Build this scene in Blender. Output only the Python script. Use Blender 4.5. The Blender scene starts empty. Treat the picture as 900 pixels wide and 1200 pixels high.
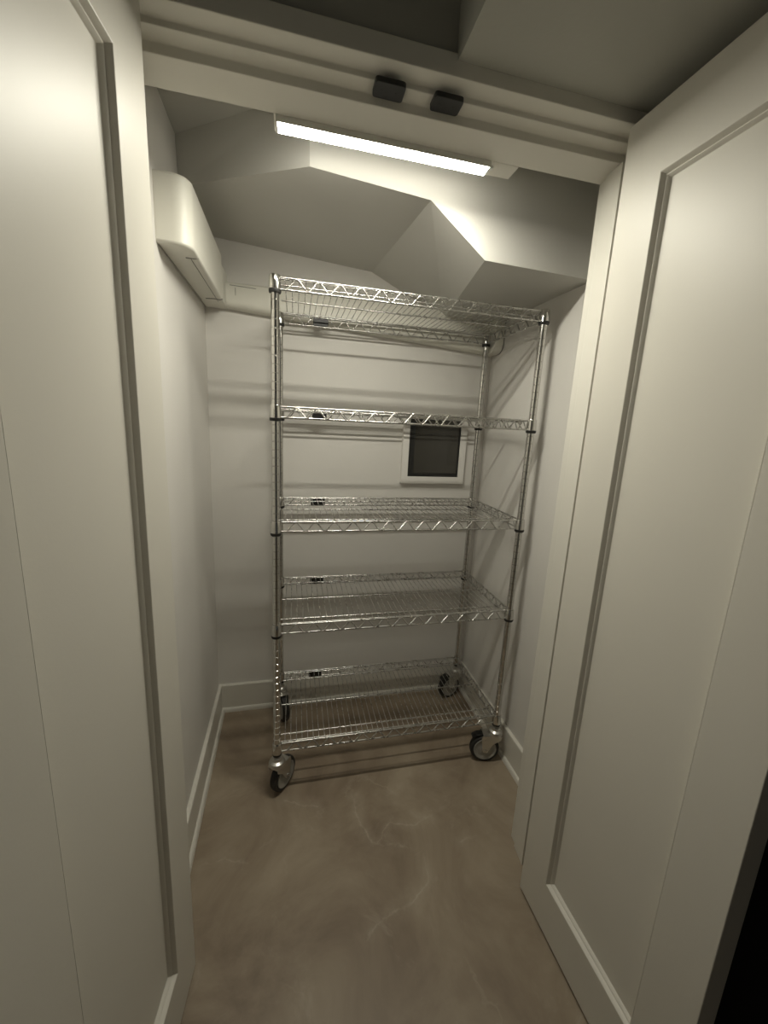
import bpy, bmesh, math, random
from mathutils import Vector, Matrix
random.seed(4)
C = bpy.context.scene.collection
PI = math.pi
V3 = Vector

# ------------------------------------------------------------------ materials
def nt(name):
    m = bpy.data.materials.new(name); m.use_nodes = True
    t = m.node_tree; b = t.nodes['Principled BSDF']
    return m, t, b

def paint(name, col, rough=0.5, bump=0.0, bscale=180.0, var=0.03, coat=0.0):
    m, t, b = nt(name)
    tc = t.nodes.new('ShaderNodeTexCoord')
    n = t.nodes.new('ShaderNodeTexNoise'); n.inputs['Scale'].default_value = 3.0; n.inputs['Detail'].default_value = 4
    t.links.new(tc.outputs['Object'], n.inputs['Vector'])
    r = t.nodes.new('ShaderNodeValToRGB')
    r.color_ramp.elements[0].position = 0.3; r.color_ramp.elements[1].position = 0.7
    r.color_ramp.elements[0].color = tuple(c * (1 - var) for c in col) + (1,)
    r.color_ramp.elements[1].color = tuple(min(1, c * (1 + var)) for c in col) + (1,)
    t.links.new(n.outputs['Fac'], r.inputs['Fac']); t.links.new(r.outputs['Color'], b.inputs['Base Color'])
    b.inputs['Roughness'].default_value = rough
    b.inputs['Coat Weight'].default_value = coat
    if bump:
        n2 = t.nodes.new('ShaderNodeTexNoise'); n2.inputs['Scale'].default_value = bscale; n2.inputs['Detail'].default_value = 3
        t.links.new(tc.outputs['Object'], n2.inputs['Vector'])
        bp = t.nodes.new('ShaderNodeBump'); bp.inputs['Strength'].default_value = bump; bp.inputs['Distance'].default_value = 0.002
        t.links.new(n2.outputs['Fac'], bp.inputs['Height']); t.links.new(bp.outputs['Normal'], b.inputs['Normal'])
    return m

def metal(name, col, rough):
    m, t, b = nt(name)
    tc = t.nodes.new('ShaderNodeTexCoord')
    n = t.nodes.new('ShaderNodeTexNoise'); n.inputs['Scale'].default_value = 40; n.inputs['Detail'].default_value = 3
    t.links.new(tc.outputs['Object'], n.inputs['Vector'])
    mr = t.nodes.new('ShaderNodeMapRange')
    mr.inputs['To Min'].default_value = rough * .8; mr.inputs['To Max'].default_value = rough * 1.2
    t.links.new(n.outputs['Fac'], mr.inputs['Value']); t.links.new(mr.outputs['Result'], b.inputs['Roughness'])
    b.inputs['Base Color'].default_value = col + (1,)
    b.inputs['Metallic'].default_value = 1.0
    return m

def plain(name, col, rough):
    return paint(name, col, rough, var=0.06)

M = {}
M['wall'] = paint('wall_paint', (0.66, 0.64, 0.605), 0.6, bump=0.12, bscale=140)
M['ceil'] = paint('ceiling_paint', (0.53, 0.52, 0.485), 0.7, bump=0.1, bscale=140)
M['door'] = paint('door_paint', (0.65, 0.625, 0.56), 0.45, bump=0.05, bscale=260, var=0.015)
M['trim'] = paint('trim_paint', (0.65, 0.63, 0.57), 0.45, bump=0.04, bscale=220, var=0.02)
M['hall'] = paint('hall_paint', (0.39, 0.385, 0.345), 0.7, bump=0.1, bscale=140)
M['frame'] = paint('frame_paint', (0.72, 0.70, 0.665), 0.5)
M['shell'] = paint('cream_plastic', (0.66, 0.645, 0.58), 0.45, var=0.015)
M['seam'] = plain('seam_shadow_gap', (0.20, 0.195, 0.175), 0.7)
M['chrome'] = metal('chrome', (0.62, 0.61, 0.585), 0.13)
M['wire'] = metal('chrome_wire', (0.52, 0.51, 0.485), 0.28)
M['zinc'] = metal('zinc_plate', (0.66, 0.65, 0.62), 0.3)
M['black'] = plain('black_plastic', (0.012, 0.012, 0.011), 0.45)
M['rubber'] = plain('dark_rubber', (0.022, 0.021, 0.02), 0.6)
M['hub'] = plain('grey_wheel_hub', (0.33, 0.322, 0.295), 0.5)
M['mark'] = plain('pale_print', (0.42, 0.42, 0.4), 0.5)
M['glass'] = plain('dark_panel', (0.05, 0.047, 0.04), 0.15)
M['alu'] = metal('light_end_cap', (0.7, 0.7, 0.68), 0.4)

CRACKS = [[(0.281, -0.07), (0.283, -0.176), (0.327, -0.242), (0.41, -0.263), (0.48, -0.298), (0.459, -0.386), (0.387, -0.427), (0.323, -0.448), (0.254, -0.486)], [(0.327, -0.242), (0.393, -0.188), (0.474, -0.212), (0.559, -0.187)], [(0.032, -0.035), (0.144, -0.082)], [(-0.22, -0.209), (-0.156, -0.204), (-0.076, -0.229)], [(0.615, -0.287), (0.73, -0.28)]]
def concrete():
    m, t, b = nt('stained_concrete')
    N = t.nodes.new; L = t.links.new
    tc = N('ShaderNodeTexCoord')
    def noise(scale, det, rough=0.6, dist=0.0):
        n = N('ShaderNodeTexNoise'); n.inputs['Scale'].default_value = scale; n.inputs['Detail'].default_value = det
        n.inputs['Roughness'].default_value = rough; n.inputs['Distortion'].default_value = dist
        L(tc.outputs['Object'], n.inputs['Vector']); return n
    n1 = noise(3.2, 7, 0.6, 0.8)
    r1 = N('ShaderNodeValToRGB'); e = r1.color_ramp.elements
    e[0].position = 0.32; e[0].color = (0.186, 0.138, 0.096, 1)
    e[1].position = 0.70; e[1].color = (0.345, 0.285, 0.210, 1)
    x = e.new(0.5); x.color = (0.26, 0.206, 0.147, 1)
    L(n1.outputs['Fac'], r1.inputs['Fac'])
    # pale cloudy blotches
    n2 = noise(5.5, 9, 0.7, 1.2)
    r2 = N('ShaderNodeValToRGB'); e = r2.color_ramp.elements
    e[0].position = 0.58; e[0].color = (0, 0, 0, 1); e[1].position = 0.78; e[1].color = (1, 1, 1, 1)
    L(n2.outputs['Fac'], r2.inputs['Fac'])
    mx = N('ShaderNodeMix'); mx.data_type = 'RGBA'
    ml = N('ShaderNodeMath'); ml.operation = 'MULTIPLY'; ml.inputs[1].default_value = 0.45
    L(r2.outputs['Color'], ml.inputs[0]); L(ml.outputs[0], mx.inputs['Factor'])
    L(r1.outputs['Color'], mx.inputs['A']); mx.inputs['B'].default_value = (0.43, 0.375, 0.30, 1)
    # thin pale veins
    nd = noise(2.4, 5, 0.6, 0)
    mp = N('ShaderNodeMix'); mp.data_type = 'RGBA'; mp.inputs['Factor'].default_value = 0.35
    L(tc.outputs['Object'], mp.inputs['A']); L(nd.outputs['Color'], mp.inputs['B'])
    vo = N('ShaderNodeTexVoronoi'); vo.feature = 'DISTANCE_TO_EDGE'; vo.inputs['Scale'].default_value = 3.1
    L(mp.outputs['Result'], vo.inputs['Vector'])
    r3 = N('ShaderNodeValToRGB'); e = r3.color_ramp.elements
    e[0].position = 0.0; e[0].color = (1, 1, 1, 1); e[1].position = 0.011; e[1].color = (0, 0, 0, 1)
    L(vo.outputs['Distance'], r3.inputs['Fac'])
    nm = noise(4.0, 3)
    r4 = N('ShaderNodeValToRGB'); e = r4.color_ramp.elements
    e[0].position = 0.5; e[0].color = (0, 0, 0, 1); e[1].position = 0.68; e[1].color = (.22, .22, .22, 1)
    L(nm.outputs['Fac'], r4.inputs['Fac'])
    mm = N('ShaderNodeMath'); mm.operation = 'MULTIPLY'; L(r3.outputs['Color'], mm.inputs[0]); L(r4.outputs['Color'], mm.inputs[1])
    mx2 = N('ShaderNodeMix'); mx2.data_type = 'RGBA'
    L(mm.outputs[0], mx2.inputs['Factor']); L(mx.outputs['Result'], mx2.inputs['A']); mx2.inputs['B'].default_value = (0.52, 0.46, 0.37, 1)
    # one branching pale crack in front of the cart
    wob = noise(14.0, 4)
    wm = N('ShaderNodeVectorMath'); wm.operation = 'MULTIPLY_ADD'
    L(wob.outputs['Color'], wm.inputs[0]); wm.inputs[1].default_value = (.05, .05, 0); wm.inputs[2].default_value = (-.025, -.025, 0)
    pv = N('ShaderNodeVectorMath'); pv.operation = 'ADD'
    L(tc.outputs['Object'], pv.inputs[0]); L(wm.outputs[0], pv.inputs[1])
    flat = N('ShaderNodeVectorMath'); flat.operation = 'MULTIPLY'; L(pv.outputs[0], flat.inputs[0]); flat.inputs[1].default_value = (1, 1, 0)
    dist = None
    for line in CRACKS:
        for (ax, ay), (bx, by) in zip(line, line[1:]):
            dx, dy = bx - ax, by - ay; l2 = dx * dx + dy * dy
            q = N('ShaderNodeVectorMath'); q.operation = 'SUBTRACT'; L(flat.outputs[0], q.inputs[0]); q.inputs[1].default_value = (ax, ay, 0)
            dt = N('ShaderNodeVectorMath'); dt.operation = 'DOT_PRODUCT'; L(q.outputs[0], dt.inputs[0]); dt.inputs[1].default_value = (dx / l2, dy / l2, 0)
            cl = N('ShaderNodeClamp'); L(dt.outputs['Value'], cl.inputs['Value'])
            sc_ = N('ShaderNodeVectorMath'); sc_.operation = 'SCALE'; sc_.inputs[0].default_value = (dx, dy, 0); L(cl.outputs[0], sc_.inputs['Scale'])
            di = N('ShaderNodeVectorMath'); di.operation = 'DISTANCE'; L(q.outputs[0], di.inputs[0]); L(sc_.outputs[0], di.inputs[1])
            if dist is None: dist = di.outputs['Value']
            else:
                mn = N('ShaderNodeMath'); mn.operation = 'MINIMUM'; L(dist, mn.inputs[0]); L(di.outputs['Value'], mn.inputs[1]); dist = mn.outputs[0]
    rk = N('ShaderNodeValToRGB'); e = rk.color_ramp.elements
    e[0].position = 0.0; e[0].color = (.5, .5, .5, 1); e[1].position = 0.04; e[1].color = (0, 0, 0, 1)
    x = e.new(.004); x.color = (.2, .2, .2, 1)
    L(dist, rk.inputs['Fac'])
    nk = noise(9.0, 5, .7); rn = N('ShaderNodeValToRGB'); e = rn.color_ramp.elements
    e[0].position = .38; e[0].color = (0, 0, 0, 1); e[1].position = .62; e[1].color = (1, 1, 1, 1); L(nk.outputs['Fac'], rn.inputs['Fac'])
    mk = N('ShaderNodeMath'); mk.operation = 'MULTIPLY'; L(rk.outputs['Color'], mk.inputs[0]); L(rn.outputs['Color'], mk.inputs[1])
    mx3 = N('ShaderNodeMix'); mx3.data_type = 'RGBA'
    L(mk.outputs[0], mx3.inputs['Factor']); L(mx2.outputs['Result'], mx3.inputs['A']); mx3.inputs['B'].default_value = (0.50, 0.44, 0.35, 1)
    L(mx3.outputs['Result'], b.inputs['Base Color'])
    b.inputs['Roughness'].default_value = 0.48
    n5 = noise(60, 6, .7)
    bp = N('ShaderNodeBump'); bp.inputs['Strength'].default_value = 0.048; bp.inputs['Distance'].default_value = 0.003
    L(n5.outputs['Fac'], bp.inputs['Height']); L(bp.outputs['Normal'], b.inputs['Normal'])
    return m
M['floor'] = concrete()

def emit(name, st):
    m, t, b = nt(name)
    b.inputs['Base Color'].default_value = (0.9, 0.9, 0.88, 1)
    b.inputs['Emission Color'].default_value = (0.993, 0.958, 0.825, 1)
    b.inputs['Emission Strength'].default_value = st
    return m
M['lit'] = emit('lit_lens', 66.0)
M['litside'] = emit('lit_diffuser_side', 14.0)

# ------------------------------------------------------------------ mesh helpers
def obj(name, bm, mat, parent=None, smooth=False, loc=None, angle=40):
    bmesh.ops.remove_doubles(bm, verts=bm.verts, dist=1e-6)
    bmesh.ops.recalc_face_normals(bm, faces=bm.faces)
    me = bpy.data.meshes.new(name); bm.to_mesh(me); bm.free()
    me.materials.append(mat)
    if smooth:
        me.polygons.foreach_set('use_smooth', [True] * len(me.polygons))
        try: me.set_sharp_from_angle(angle=math.radians(angle))
        except Exception: pass
    o = bpy.data.objects.new(name, me); C.objects.link(o)
    if parent is not None: o.parent = parent
    if loc is not None: o.location = loc
    return o

def tag(o, label, cat, group=None, kind=None):
    o['label'] = label
    o['category'] = cat
    if group: o['group'] = group
    if kind: o['kind'] = kind
    return o

def thing(name, label, cat, loc=(0, 0, 0), rz=0.0, group=None):
    o = bpy.data.objects.new(name, None); C.objects.link(o)
    o.location = loc; o.rotation_euler = (0, 0, rz); o.empty_display_size = .05
    return tag(o, label, cat, group)

def box(bm, x0, x1, y0, y1, z0, z1):
    vs = [bm.verts.new((x, y, z)) for x in (x0, x1) for y in (y0, y1) for z in (z0, z1)]
    for f in ((0, 1, 3, 2), (4, 6, 7, 5), (0, 4, 5, 1), (2, 3, 7, 6), (0, 2, 6, 4), (1, 5, 7, 3)):
        bm.faces.new([vs[i] for i in f])
    return bm

def prism(bm, pts, a, b, axis='z'):
    """closed prism over a 2-D polygon; axis names the extrusion direction"""
    def P(p, h):
        if axis == 'z': return (p[0], p[1], h)
        if axis == 'y': return (p[0], h, p[1])
        return (h, p[0], p[1])
    A = [bm.verts.new(P(p, a)) for p in pts]; B = [bm.verts.new(P(p, b)) for p in pts]
    n = len(pts)
    bm.faces.new(A); bm.faces.new(B[::-1])
    for i in range(n): bm.faces.new((A[i], A[(i + 1) % n], B[(i + 1) % n], B[i]))
    return bm

def tube(bm, pts, r, n=6, cap=True):
    pts = [V3(p) for p in pts]; rings = []
    up = None
    for i, p in enumerate(pts):
        if i == 0: d = pts[1] - p
        elif i == len(pts) - 1: d = p - pts[i - 1]
        else: d = (pts[i + 1] - p).normalized() + (p - pts[i - 1]).normalized()
        d.normalize()
        if up is None:
            up = V3((0, 0, 1)) if abs(d.z) < .9 else V3((1, 0, 0))
        s = d.cross(up)
        if s.length < 1e-4: s = d.cross(V3((0.3, 1, 0)))
        s.normalize(); u = s.cross(d).normalized(); up = u
        rings.append([bm.verts.new(p + (s * math.cos(2 * PI * k / n) + u * math.sin(2 * PI * k / n)) * r) for k in range(n)])
    for a, b in zip(rings, rings[1:]):
        for k in range(n): bm.faces.new((a[k], a[(k + 1) % n], b[(k + 1) % n], b[k]))
    if cap: bm.faces.new(rings[0][::-1]); bm.faces.new(rings[-1])
    return bm

def lathe(bm, prof, n=20, mat=None, axis='z', center=(0, 0, 0)):
    """prof = [(r, h)] revolved; ends capped"""
    cx, cy, cz = center; rings = []
    for r, h in prof:
        ring = []
        for k in range(n):
            c, s = math.cos(2 * PI * k / n), math.sin(2 * PI * k / n)
            p = (r * c, r * s, h) if axis == 'z' else ((r * c, h, r * s) if axis == 'y' else (h, r * c, r * s))
            ring.append(bm.verts.new((p[0] + cx, p[1] + cy, p[2] + cz)))
        rings.append(ring)
    for a, b in zip(rings, rings[1:]):
        for k in range(n): bm.faces.new((a[k], a[(k + 1) % n], b[(k + 1) % n], b[k]))
    bm.faces.new(rings[0][::-1]); bm.faces.new(rings[-1])
    return bm

def rrect(x0, x1, y0, y1, r, seg=4):
    out = []
    for cx, cy, a0 in ((x1 - r, y1 - r, 0), (x0 + r, y1 - r, 90), (x0 + r, y0 + r, 180), (x1 - r, y0 + r, 270)):
        for k in range(seg + 1):
            a = math.radians(a0 + 90 * k / seg)
            out.append((cx + r * math.cos(a), cy + r * math.sin(a)))
    return out

def bevel(o, w, seg=2, ang=35):
    m = o.modifiers.new('bevel', 'BEVEL'); m.width = w; m.segments = seg; m.limit_method = 'ANGLE'; m.angle_limit = math.radians(ang)

NB = bmesh.new
def struct(name, bm, mat, label, cat, smooth=False):
    return tag(obj(name, bm, mat, smooth=smooth), label, cat, kind='structure')

# ------------------------------------------------------------------ room numbers (metres)
XL, XR, YB = -0.283, 0.950, 0.490          # closet left, right, back wall faces
YI, YO = -0.305, -0.447                     # door wall, inner and outer face
ZH = 1.986                                  # underside of the door head
ZT = 2.16                                   # high part of the closet ceiling
HX0, HX1 = -1.7, 2.3                        # hall extent

# ------------------------------------------------------------------ shell
struct('floor', box(NB(), HX0, HX1, -3.0, 0.62, -0.1, 0.0), M['floor'],
       'mottled brown polished concrete floor with pale veins', 'floor')
bm = NB(); prism(bm, [(-0.288, 0.62), (-0.272, YI), (-0.42, YI), (-0.42, 0.62)], 0, 2.5)
struct('wall_left', bm, M['wall'], 'white left wall of the closet below the cream cover', 'wall')
struct('wall_back', box(NB(), -0.288, XR, YB, 0.62, 0, 2.5), M['wall'], 'white back wall of the closet behind the wire shelves', 'wall')
struct('wall_right', box(NB(), XR, 1.07, YI, 0.62, 0, 2.5), M['wall'], 'white right wall of the closet beside the shelf cart', 'wall')
bm = NB()
box(bm, HX0, -0.245, YO + .002, YI, 0, 2.5)
box(bm, 0.806, HX1, YO + .002, YI, 0, 2.5)
box(bm, -0.245, 0.806, YO + .002, YI, 2.05, 2.5)
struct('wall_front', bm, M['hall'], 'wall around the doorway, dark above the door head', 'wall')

M['dark'] = paint('hall_darkness', (0.02, 0.02, 0.018), 0.7)  # near-black colour of an added wall, standing in for the hall's darkness
struct('wall_dark_standin', box(NB(), .96, 1.08, -1.6, YO, 0, 2.045), M['dark'], 'added black wall standing in for the darkness behind the right door', 'wall')

# closet ceiling: high flat part and the dropped, angled soffit under the stairs
struct('ceiling', box(NB(), -0.29, XR, YI, YB, ZT, 2.26), M['ceil'], 'high flat closet ceiling above the doorway', 'ceiling')
bm = NB()
vt = {}
def vv(k, p): vt[k] = bm.verts.new(p)
yf = -0.13; yb = YB
def zp(x, y): return 2.0 - .075 * (x - .091) + .03 * (y + .13)
vv('c0', (.091, yf, 2.0)); vv('c1', (.414, yf, zp(.414, yf))); vv('c2', (.586, yf, 1.850)); vv('c3', (XR, yf, 1.841))
vv('d', (-.283, .150, zp(-.283, .15))); vv('k0', (-.283, yb, zp(-.283, yb))); vv('k1', (.37, yb, zp(.37, yb)))
vv('k2', (.70, yb, 1.847)); vv('k3', (XR, yb, 1.845))
vv('t0', (.091, yf, ZT)); vv('t3', (XR, yf, ZT)); vv('td', (-.283, .135, ZT)); vv('tk0', (-.283, yb, ZT)); vv('tk3', (XR, yb, ZT))
def ff(*k): bm.faces.new([vt[i] for i in k])
ff('c0', 'c1', 'k1', 'k0', 'd'); ff('c1', 'c2', 'k2', 'k1'); ff('c2', 'c3', 'k3', 'k2')
ff('c0', 't0', 't3', 'c3', 'c2', 'c1'); ff('d', 'td', 't0', 'c0'); ff('d', 'k0', 'tk0', 'td')
ff('k0', 'k1', 'k2', 'k3', 'tk3', 'tk0'); ff('c3', 't3', 'tk3', 'k3'); ff('t0', 'td', 'tk0', 'tk3', 't3')
struct('ceiling.001', bm, M['ceil'], 'faceted white soffit hanging lower toward the right wall, above the wire shelves', 'ceiling')

# hall ceiling in front of the doorway: a dropped part on the right, higher on the left
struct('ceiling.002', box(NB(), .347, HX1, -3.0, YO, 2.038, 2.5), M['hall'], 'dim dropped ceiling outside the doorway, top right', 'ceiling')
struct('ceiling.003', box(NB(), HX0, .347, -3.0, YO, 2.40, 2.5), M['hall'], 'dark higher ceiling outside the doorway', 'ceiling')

# door head, light box and jambs
bm = NB()
prism(bm, [(YI, ZH), (-.385, ZH), (-.385, 2.003), (-.418, 2.003), (-.418, 2.013), (-.455, 2.013), (-.455, 2.05), (YI, 2.05)], -.245, .806, 'x')
o = struct('trim_1', bm, M['trim'], 'stepped white door head across the top of the doorway', 'door frame'); bevel(o, .0015)
bm = NB(); box(bm, .012, .570, YI, -.256, ZH, ZT)
struct('trim_2', bm, M['trim'], 'white boxed strip behind the door head carrying the light', 'trim')
bm = NB(); prism(bm, [(.794, YI), (.791, -.336), (.785, -.338), (.778, -.395), (.800, -.395), (.800, YO), (.806, YO), (.806, YI)], 0, ZH)
o = struct('trim_3', bm, M['trim'], 'white right door jamb beside the right door', 'door frame'); bevel(o, .0015)
bm = NB(); prism(bm, [(-.233, YI), (-.230, -.336), (-.224, -.338), (-.220, -.388), (-.239, -.388), (-.239, YO), (-.245, YO), (-.245, YI)], 0, ZH)
o = struct('trim_4', bm, M['trim'], 'white left door jamb behind the left door', 'door frame'); bevel(o, .0015)

# baseboards with shoe moulding
BH = .135
def board(name, label, p0, p1, nrm, ext=0.0):
    """p0, p1 on the wall face, nrm points into the closet"""
    p0 = V3(p0); p1 = V3(p1); n = V3(nrm); d = (p1 - p0)
    def loft(prof):
        bm = NB()
        a = [bm.verts.new(V3((p0.x, p0.y, 0)) + n * t + V3((0, 0, z))) for t, z in prof]
        b = [bm.verts.new(V3((p1.x, p1.y, 0)) + n * t + V3((0, 0, z))) for t, z in prof]
        k = len(prof); bm.faces.new(a); bm.faces.new(b[::-1])
        for i in range(k): bm.faces.new((a[i], a[(i + 1) % k], b[(i + 1) % k], b[i]))
        return bm
    o = struct(name, loft([(0, 0), (.0145, 0), (.0145, BH - .003), (.0125, BH), (0, BH)]), M['trim'], label, 'baseboard')
    sh = [(.0146, 0), (.0265, 0)] + [(.0146 + .0119 * math.cos(a), .019 * math.sin(a)) for a in [math.radians(15 * k) for k in range(1, 7)]]
    obj('shoe_moulding', loft(sh), M['trim'], o, smooth=True, angle=50)
    return o
board('baseboard_left', 'white baseboard along the left closet wall', (-.2845, YB), (-.272, YI), (1, 0.016, 0))
board('baseboard_back', 'white baseboard along the back closet wall behind the cart', (-.2845 + .0145, YB), (XR - .0145, YB), (0, -1, 0))
board('baseboard_right', 'white baseboard along the right closet wall by the caster', (XR, YI), (XR, YB), (-1, 0, 0))

# ------------------------------------------------------------------ doors
def door(name, label, loc, rz, side, W=.469, ST2=.098):
    """hinge at local origin, leaf along +X; the face seen is y = 0, thickness towards y = side*t"""
    Z0, Z1, T, ST, TR, BR = .010, 2.005, .044, .098, .131, .147
    y0, y1 = 0.0, side * T
    bm = NB()
    out = [(0, Z0), (W, Z0), (W, Z1), (0, Z1)]; inn = [(ST, Z0 + BR), (W - ST2, Z0 + BR), (W - ST2, Z1 - TR), (ST, Z1 - TR)]
    L = {}
    for y in (y0, y1):
        L[y] = ([bm.verts.new((x, y, z)) for x, z in out], [bm.verts.new((x, y, z)) for x, z in inn])
        for i in range(4):
            j = (i + 1) % 4
            bm.faces.new((L[y][0][i], L[y][0][j], L[y][1][j], L[y][1][i]))
    for q in (0, 1):
        for i in range(4):
            j = (i + 1) % 4
            bm.faces.new((L[y0][q][i], L[y0][q][j], L[y1][q][j], L[y1][q][i]))
    o = struct(name, bm, M['door'], label, 'door')
    o.location = loc; o.rotation_euler = (0, 0, rz)
    bevel(o, .0015, 2, 60)
    dp = .0165
    yy = sorted((y0 + side * dp, y1 - side * dp))
    obj('panel', box(NB(), ST + .001, W - ST2 - .001, yy[0], yy[1], Z0 + BR + .001, Z1 - TR - .001), M['door'], o)
    prof = [(0, .0003), (.0006, .0010), (.0044, .0090), (.0052, .0096), (.0068, .0090), (.0076, .0096), (.0112, .0160), (.0120, .0164)]
    for face in (0, 1):
        bm = NB(); prev = None
        for ins, d in prof:
            y = y0 + side * d if face == 0 else y1 - side * d
            ring = [bm.verts.new((x, y, z)) for x, z in ((ST + ins, Z0 + BR + ins), (W - ST2 - ins, Z0 + BR + ins), (W - ST2 - ins, Z1 - TR - ins), (ST + ins, Z1 - TR - ins))]
            if prev:
                for i in range(4):
                    j = (i + 1) % 4; bm.faces.new((prev[i], prev[j], ring[j], ring[i]))
            prev = ring
        obj('panel_moulding', bm, M['door'], o, smooth=True, angle=25)
    return o
door('door_1', 'cream panelled door leaf standing open on the left side of the doorway', (-.182, -.451, 0), math.radians(-95.2), -1, .482, .111)
door('door_2', 'cream panelled door leaf standing open on the right side of the doorway', (.7345, -.4535, 0), math.radians(-89.0), 1)

# ------------------------------------------------------------------ door catches on the door head
def catch(x0, x1, label):
    cx = (x0 + x1) / 2; cy = -.4125
    t = thing('catch_plate', label, 'door catch', (cx, cy, 1.9935))
    bm = NB(); hw = (x1 - x0) / 2
    prism(bm, rrect(-hw, hw, -.0195, .0195, .006), 0, .0095, 'z')
    o = obj('plate', bm, M['black'], t); bevel(o, .0012)
    for s in (-.5, .5):
        bm = NB(); lathe(bm, [(.0012, -.0006), (.0028, -.0006), (.0034, .0002)], 10)
        obj('screw', bm, M['rubber'], t, loc=(s * hw, 0, 0))
catch(.199, .258, 'black rectangular catch plate under the door head, the left one')
catch(.315, .374, 'black rectangular catch plate under the door head, the right one')

# ------------------------------------------------------------------ strip light
t = thing('ceiling_light', 'glowing white strip light on the boxed strip behind the door head', 'light', (.2575, -.289, ZH))
L2 = .2375
bm = NB(); prism(bm, [(-.0175, 0), (-.0175, -.0128), (-.0158, -.0128), (-.0158, -.004), (.0185, -.004), (.0185, 0)], -L2, L2, 'x')  # front lip shaped to keep the diffuser's glow off the door head
obj('housing', bm, M['alu'], t)
bm = NB(); prism(bm, [(-.0157, -.004), (-.0157, -.0122), (-.0150, -.0127), (.0165, -.0127), (.0185, -.0105), (.0185, -.004)], -L2, L2, 'x')
o = obj('diffuser', bm, M['litside'], t)
o.data.materials.append(M['lit'])
for p in o.data.polygons:
    if p.normal.z < -.3: p.material_index = 1
for s in (-1, 1):
    bm = NB()
    a, b = sorted((s * L2, s * (L2 + .004)))
    prism(bm, [(-.0175, 0), (-.0175, -.0131), (.0170, -.0131), (.0190, -.0107), (.0190, 0)], a, b, 'x')
    obj('end_cap', bm, M['alu'], t)
bm = NB(); box(bm, L2 + .004, L2 + .016, -.004, .004, -.006, 0)
obj('mounting_clip', bm, M['alu'], t)

# ------------------------------------------------------------------ cream covers along left and back wall
t = thing('duct_cover', 'cream rounded plastic cover running along the left wall near the ceiling', 'duct cover', (XL, 0, 1.787))
z1 = .158
def plan(dp, ya, yb2, r, off=0.0):
    pts = [(0.002, yb2), (0.002, ya)]
    for k in range(9):
        a = math.radians(-90 + 90 * k / 8)
        pts.append((dp - r + r * math.cos(a), ya + r + r * math.sin(a)))
    pts.append((dp + off, yb2))
    return pts
bm = NB()
prism(bm, plan(.088, -.112, .374, .040, -.006), 0, z1, 'z')
o = obj('casing', bm, M['shell'], t, smooth=True, angle=50); bevel(o, .007, 3, 60)
obj('seam', box(NB(), .010, .0105, -.10, .372, -.0012, .002), M['seam'], t)
obj('seam', box(NB(), .066, .0672, -.03, .372, -.0012, .002), M['seam'], t)
obj('joint_clip', tube(NB(), [(.030, .345, -.0005), (.060, .338, -.0005), (.078, .345, -.0005), (.0835, .352, .004)], .0022, 6), M['seam'], t)
obj('joint_clip', tube(NB(), [(.055, -.030, -.0005), (.078, -.030, -.0005), (.0855, -.024, .004)], .0018, 6), M['seam'], t)
bm = NB(); box(bm, .002, .082, .374, .4895, .004, z1 - .03)
o = obj('end_block', bm, M['shell'], t); bevel(o, .004)

t = thing('duct_cover', 'cream plastic cover along the back wall above the wire shelves', 'duct cover', (0, YB, 1.787))
def sect(x, dz, h, dp=.0515, r=.024):
    # y-z section, y negative = towards the doorway
    pts = [(-.001, h), (-dp + .008, h), (-dp, h - .008)]
    cx = -dp + r; cz = dz + r
    for k in range(7):
        a = math.radians(180 + 90 * k / 6)
        pts.append((cx + r * math.cos(a), cz + r * math.sin(a)))
    pts.append((-.001, dz))
    return [(x, y, z) for y, z in pts]
def cover(x0, x1, f, ns):
    bm = NB(); rings = []
    for k in range(ns + 1):
        x = x0 + (x1 - x0) * k / ns
        rings.append([bm.verts.new(p) for p in f(x)])
    for a, b in zip(rings, rings[1:]):
        n = len(a)
        for k in range(n): bm.faces.new((a[k], a[(k + 1) % n], b[(k + 1) % n], b[k]))
    bm.faces.new(rings[0]); bm.faces.new(rings[-1][::-1])
    return bm
fr = lambda x: (x + .2005) / 1.147
obj('casing', cover(-.2005, .9045, lambda x: sect(x, .004 - .083 * fr(x), .092 - .006 * fr(x)), 12), M['shell'], t, smooth=True, angle=50)
obj('end_cap', cover(.9048, .9435, lambda x: sect(x, -.080, .088, .1125, .042), 2), M['shell'], t, smooth=True, angle=50)
obj('wall_gap', cover(.9437, .9485, lambda x: sect(x, -.079, .087, .1105, .042), 1), M['seam'], t, smooth=True, angle=50)
for pts in ([(-.165, -.0517, .072), (-.165, -.0517, .045)], [(-.185, -.0517, .080), (-.09, -.0517, .077)], [(.74, -.042, -.057), (.80, -.046, -.057), (.83, -.050, -.052)]):
    obj('seam', tube(NB(), pts, .0011, 5), M['seam'], t)

# ------------------------------------------------------------------ dark square panel in a white frame, back wall
t = thing('wall_panel', 'small dark square panel in a white frame on the back wall', 'panel', (.698, YB, 1.110))
bm = NB()
def frame(bm, o4, i4, y0, y1):
    L = {}
    for y in (y0, y1):
        L[y] = ([bm.verts.new((x, y, z)) for x, z in o4], [bm.verts.new((x, y, z)) for x, z in i4])
        for i in range(4):
            j = (i + 1) % 4; bm.faces.new((L[y][0][i], L[y][0][j], L[y][1][j], L[y][1][i]))
    for q in (0, 1):
        for i in range(4):
            j = (i + 1) % 4; bm.faces.new((L[y0][q][i], L[y0][q][j], L[y1][q][j], L[y1][q][i]))
def rc(a, b, c, d): return [(a, c), (b, c), (b, d), (a, d)]
frame(bm, rc(-.156, .156, 0, .312), rc(-.126, .124, .033, .300), -.022, -.0005)
o = obj('frame', bm, M['frame'], t); bevel(o, .0015)
bm = NB(); box(bm, -.1255, .1235, -.017, -.002, .0335, .2995)
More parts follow.
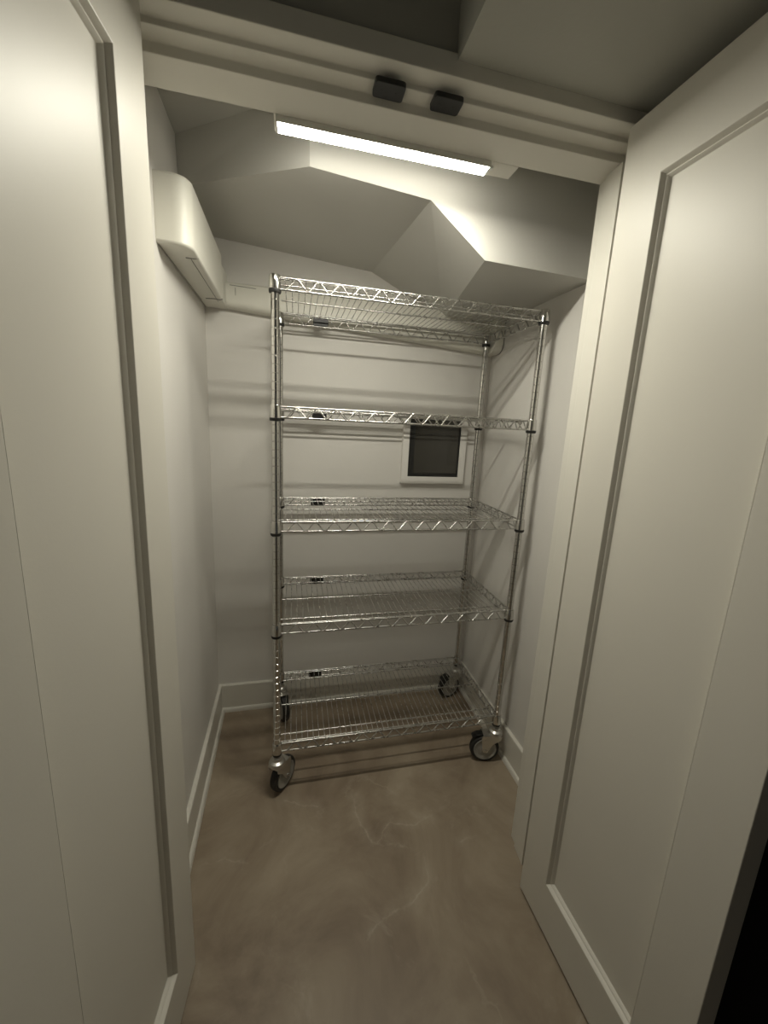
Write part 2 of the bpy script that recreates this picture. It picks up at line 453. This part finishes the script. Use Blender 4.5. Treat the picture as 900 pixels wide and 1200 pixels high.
obj('dark_pane', bm, M['glass'], t)
bm = NB(); frame(bm, rc(-.125, .123, .034, .299), rc(-.100, .116, .050, .294), -.020, -.0165)
obj('inner_bezel', bm, M['black'], t)

# ------------------------------------------------------------------ the wire shelving cart
PW, PD = .883, .4183
cart = thing('shelving_cart', 'tall chrome wire shelving cart with five shelves on four casters', 'shelving', (0, 0, 0))
RZ = [1.740, 1.376, 1.0107, .6473, .1765]
RP = .0125

def post(x, y):
    bm = NB(); prof = []
    z = .160
    prof.append((RP, z))
    g = .190
    while g < 1.775:
        prof += [(RP, g - .0016), (RP - .0012, g - .0008), (RP - .0012, g + .0008), (RP, g + .0016)]
        g += .0254
    prof += [(RP, 1.779), (RP - .001, 1.782), (RP - .004, 1.784)]
    lathe(bm, prof, 18)
    p = obj('post', bm, M['chrome'], cart, smooth=True, loc=(x, y, 0), angle=50)
    for rz in RZ:
        bm = NB(); lathe(bm, [(RP + .0002, -.0068), (.0166, -.0062), (.0180, -.002), (.0178, .0030), (RP + .0002, .0034)], 20)
        obj('split_sleeve', bm, M['black'], p, smooth=True, loc=(0, 0, rz))
    return p
for x, y in ((0, 0), (PW, 0), (PW, PD), (0, PD)): post(x, y)

def truss(p0, p1, periods, zt, zb, outn):
    """top and bottom rails with a flattened zigzag between"""
    p0 = V3(p0); p1 = V3(p1); d = p1 - p0; Ln = d.length; u = d / Ln; n = V3(outn)
    bm = NB()
    R = .0032
    tube(bm, [p0 + V3((0, 0, zt)), p1 + V3((0, 0, zt))], R, 8)
    tube(bm, [p0 + V3((0, 0, zb)), p1 + V3((0, 0, zb))], R, 8)
    per = (Ln - .03) / periods; pts = []
    for k in range(periods):
        s0 = .015 + k * per
        fl = per * .05
        hi, lo = zt - .0005, zb + .0005
        pts += [(s0 - fl + (fl if k == 0 else 0), lo), (s0 + fl, lo), (s0 + per / 2 - fl, hi), (s0 + per / 2 + fl, hi)]
    pts += [(Ln - .015 - per * .1, lo), (Ln - .015, lo)]
    off = n * .0012
    tube(bm, [p0 + u * s + V3((0, 0, z)) + off for s, z in pts], .0026, 6)
    return bm

def shelf(rz):
    zt, zb = .0375, .0055
    e = .0165
    root = None
    # perimeter and lengthwise support rods
    bm = NB()
    for y in (.050, .210, .368):
        tube(bm, [(.012, y, zt - .0058), (PW - .012, y, zt - .0058)], .0028, 6)
    tube(bm, [(e, .010, zt - .001), (PW - e, .010, zt - .001)], .0022, 6)
    tube(bm, [(e, PD - .010, zt - .001), (PW - e, PD - .010, zt - .001)], .0022, 6)
    root = obj('shelf', bm, M['wire'], cart, smooth=True, loc=(0, 0, rz), angle=70)
    NWR = 41
    bm = NB()
    for k in range(NWR):
        x = .028 + (PW - .056) * k / (NWR - 1)
        tube(bm, [(x, -.001, zt - .004), (x, .004, zt + .0005), (x, PD - .004, zt + .0005), (x, PD + .001, zt - .004)], .00155, 5)
    obj('wire_deck', bm, M['wire'], root, smooth=True, angle=80)
    for y, nn in ((0, -1), (PD, 1)):
        obj('truss', truss((e, y, 0), (PW - e, y, 0), 13, zt, zb, (0, nn, 0)), M['wire'], root, smooth=True, angle=80)
    for x, nn in ((0, -1), (PW, 1)):
        obj('truss', truss((x, e, 0), (x, PD - e, 0), 6, zt, zb, (nn, 0, 0)), M['wire'], root, smooth=True, angle=80)
    for x in (0, PW):
        for y in (0, PD):
            bm = NB(); lathe(bm, [(RP + .0003, .0035), (.0178, .0035), (.0172, .020), (.0160, .040), (.0150, .042), (RP + .0003, .042)], 20)
            obj('corner_sleeve', bm, M['chrome'], root, smooth=True, loc=(x, y, 0))
    bm = NB(); box(bm, .128, .188, PD - .0085, PD - .0035, .008, .037)
    o = obj('name_tag', bm, M['black'], root); bevel(o, .001)
    o['label'] = 'black plastic tag on the back rail'
    return root
for z in RZ: shelf(z)

def caster(x, y, ang, off, pedal):
    WR = .061
    bm = NB()
    lathe(bm, [(.0100, .170), (.0105, .163), (.017, .161), (.0185, .156), (.0185, .150), (.027, .145), (.0300, .138), (.0300, .131), (.026, .128), (.012, .127)], 22)
    # fork: crown plate and two arms reaching to the axle
    prism(bm, [(-.024, -.021), (.030, -.021), (off + .012, -.021), (off + .012, .021), (.030, .021), (-.024, .021)], .1265, .1295, 'z')
    for s in (-1, 1):
        arm = [(-.023, .1295), (off + .016, .1295), (off + .020, .118), (off + .0125, .062), (off + .008, .052), (off - .008, .052), (off - .0135, .062), (off - .030, .092), (-.020, .112)]
        a, b = sorted((s * .0195, s * .0225))
        prism(bm, arm, a, b, 'y')
    fork = obj('caster', bm, M['zinc'], cart, smooth=True, angle=35, loc=(x, y, 0))
    fork.rotation_euler = (0, 0, ang)
    bm = NB()
    prof = [(.0405, -.0120), (WR - .008, -.0155), (WR - .003, -.0135), (WR, -.007), (WR, .007), (WR - .003, .0135), (WR - .008, .0155), (.0405, .0120)]
    lathe(bm, prof, 36, axis='y')
    obj('tire', bm, M['rubber'], fork, smooth=True, loc=(off, 0, WR), angle=50)
    for s in (-1, 1):
        bm = NB()
        hp = [(.0475, .011), (.0475, .0162), (.0450, .0168), (.0415, .0150), (.024, .0148), (.019, .0172), (.008, .0180), (.002, .0180)]
        lathe(bm, [(r, s * h) for r, h in hp], 30, axis='y')
        obj('wheel_hub', bm, M['hub'], fork, smooth=True, loc=(off, 0, WR), angle=30)
    bm = NB(); lathe(bm, [(.003, -.0265), (.0062, -.0262), (.0066, -.0225), (.0066, .0225), (.0062, .0262), (.003, .0265)], 12, axis='y')
    obj('axle_bolt', bm, M['chrome'], fork, smooth=True, loc=(off, 0, WR), angle=40)
    if pedal:
        bm = NB()
        prism(bm, [(off + .006, .1262), (off + .022, .1295), (off + .040, .1270), (off + .054, .117), (off + .057, .110), (off + .052, .111), (off + .038, .1205), (off + .022, .1240), (off + .006, .1235)], -.013, .013, 'y')
        o = obj('brake_pedal', bm, M['black'], fork); bevel(o, .002)
    return fork
caster(0, 0, math.atan2(.80, .60), .034, False)
caster(PW, 0, math.radians(168), .040, True)
caster(PW, PD, math.radians(196), .040, True)
caster(0, PD, math.radians(-72), .038, False)

# ------------------------------------------------------------------ world, camera, view
w = bpy.data.worlds.new('World'); bpy.context.scene.world = w; w.use_nodes = True
w.node_tree.nodes['Background'].inputs['Color'].default_value = (0.5, 0.48, 0.42, 1)
w.node_tree.nodes['Background'].inputs['Strength'].default_value = 0.04

cam = bpy.data.cameras.new('camera'); co = bpy.data.objects.new('camera', cam); C.objects.link(co)
rx, ry, rz = 0.1928, 0.0495, -0.2314
cx_, sx_ = math.cos(rx), math.sin(rx); cy_, sy_ = math.cos(ry), math.sin(ry); cz_, sz_ = math.cos(rz), math.sin(rz)
yaw = Matrix(((cz_, sz_, 0), (-sz_, cz_, 0), (0, 0, 1)))
base = Matrix(((1, 0, 0), (0, 0, -1), (0, 1, 0)))
pit = Matrix(((1, 0, 0), (0, cx_, -sx_), (0, sx_, cx_)))
rol = Matrix(((cy_, -sy_, 0), (sy_, cy_, 0), (0, 0, 1)))
R = rol @ pit @ base @ yaw
mw = Matrix((R[0], -R[1], -R[2])).transposed().to_4x4()
mw.translation = (0.0556, -1.272, 1.3757)
co.matrix_world = mw
cam.sensor_fit = 'HORIZONTAL'; cam.sensor_width = 36.0
cam.lens = 458.08 / 900 * 36.0
cam.shift_y = -13.2 / 900
cam.clip_start = 0.02
bpy.context.scene.camera = co

sc = bpy.context.scene
sc.view_settings.view_transform = 'Standard'
sc.view_settings.look = 'None'
sc.view_settings.gamma = 1.0
sc.view_settings.use_curve_mapping = False
sc.view_settings.exposure = 1.42
sc.cycles.max_bounces = 12
sc.cycles.diffuse_bounces = 8
sc.cycles.use_denoising = True
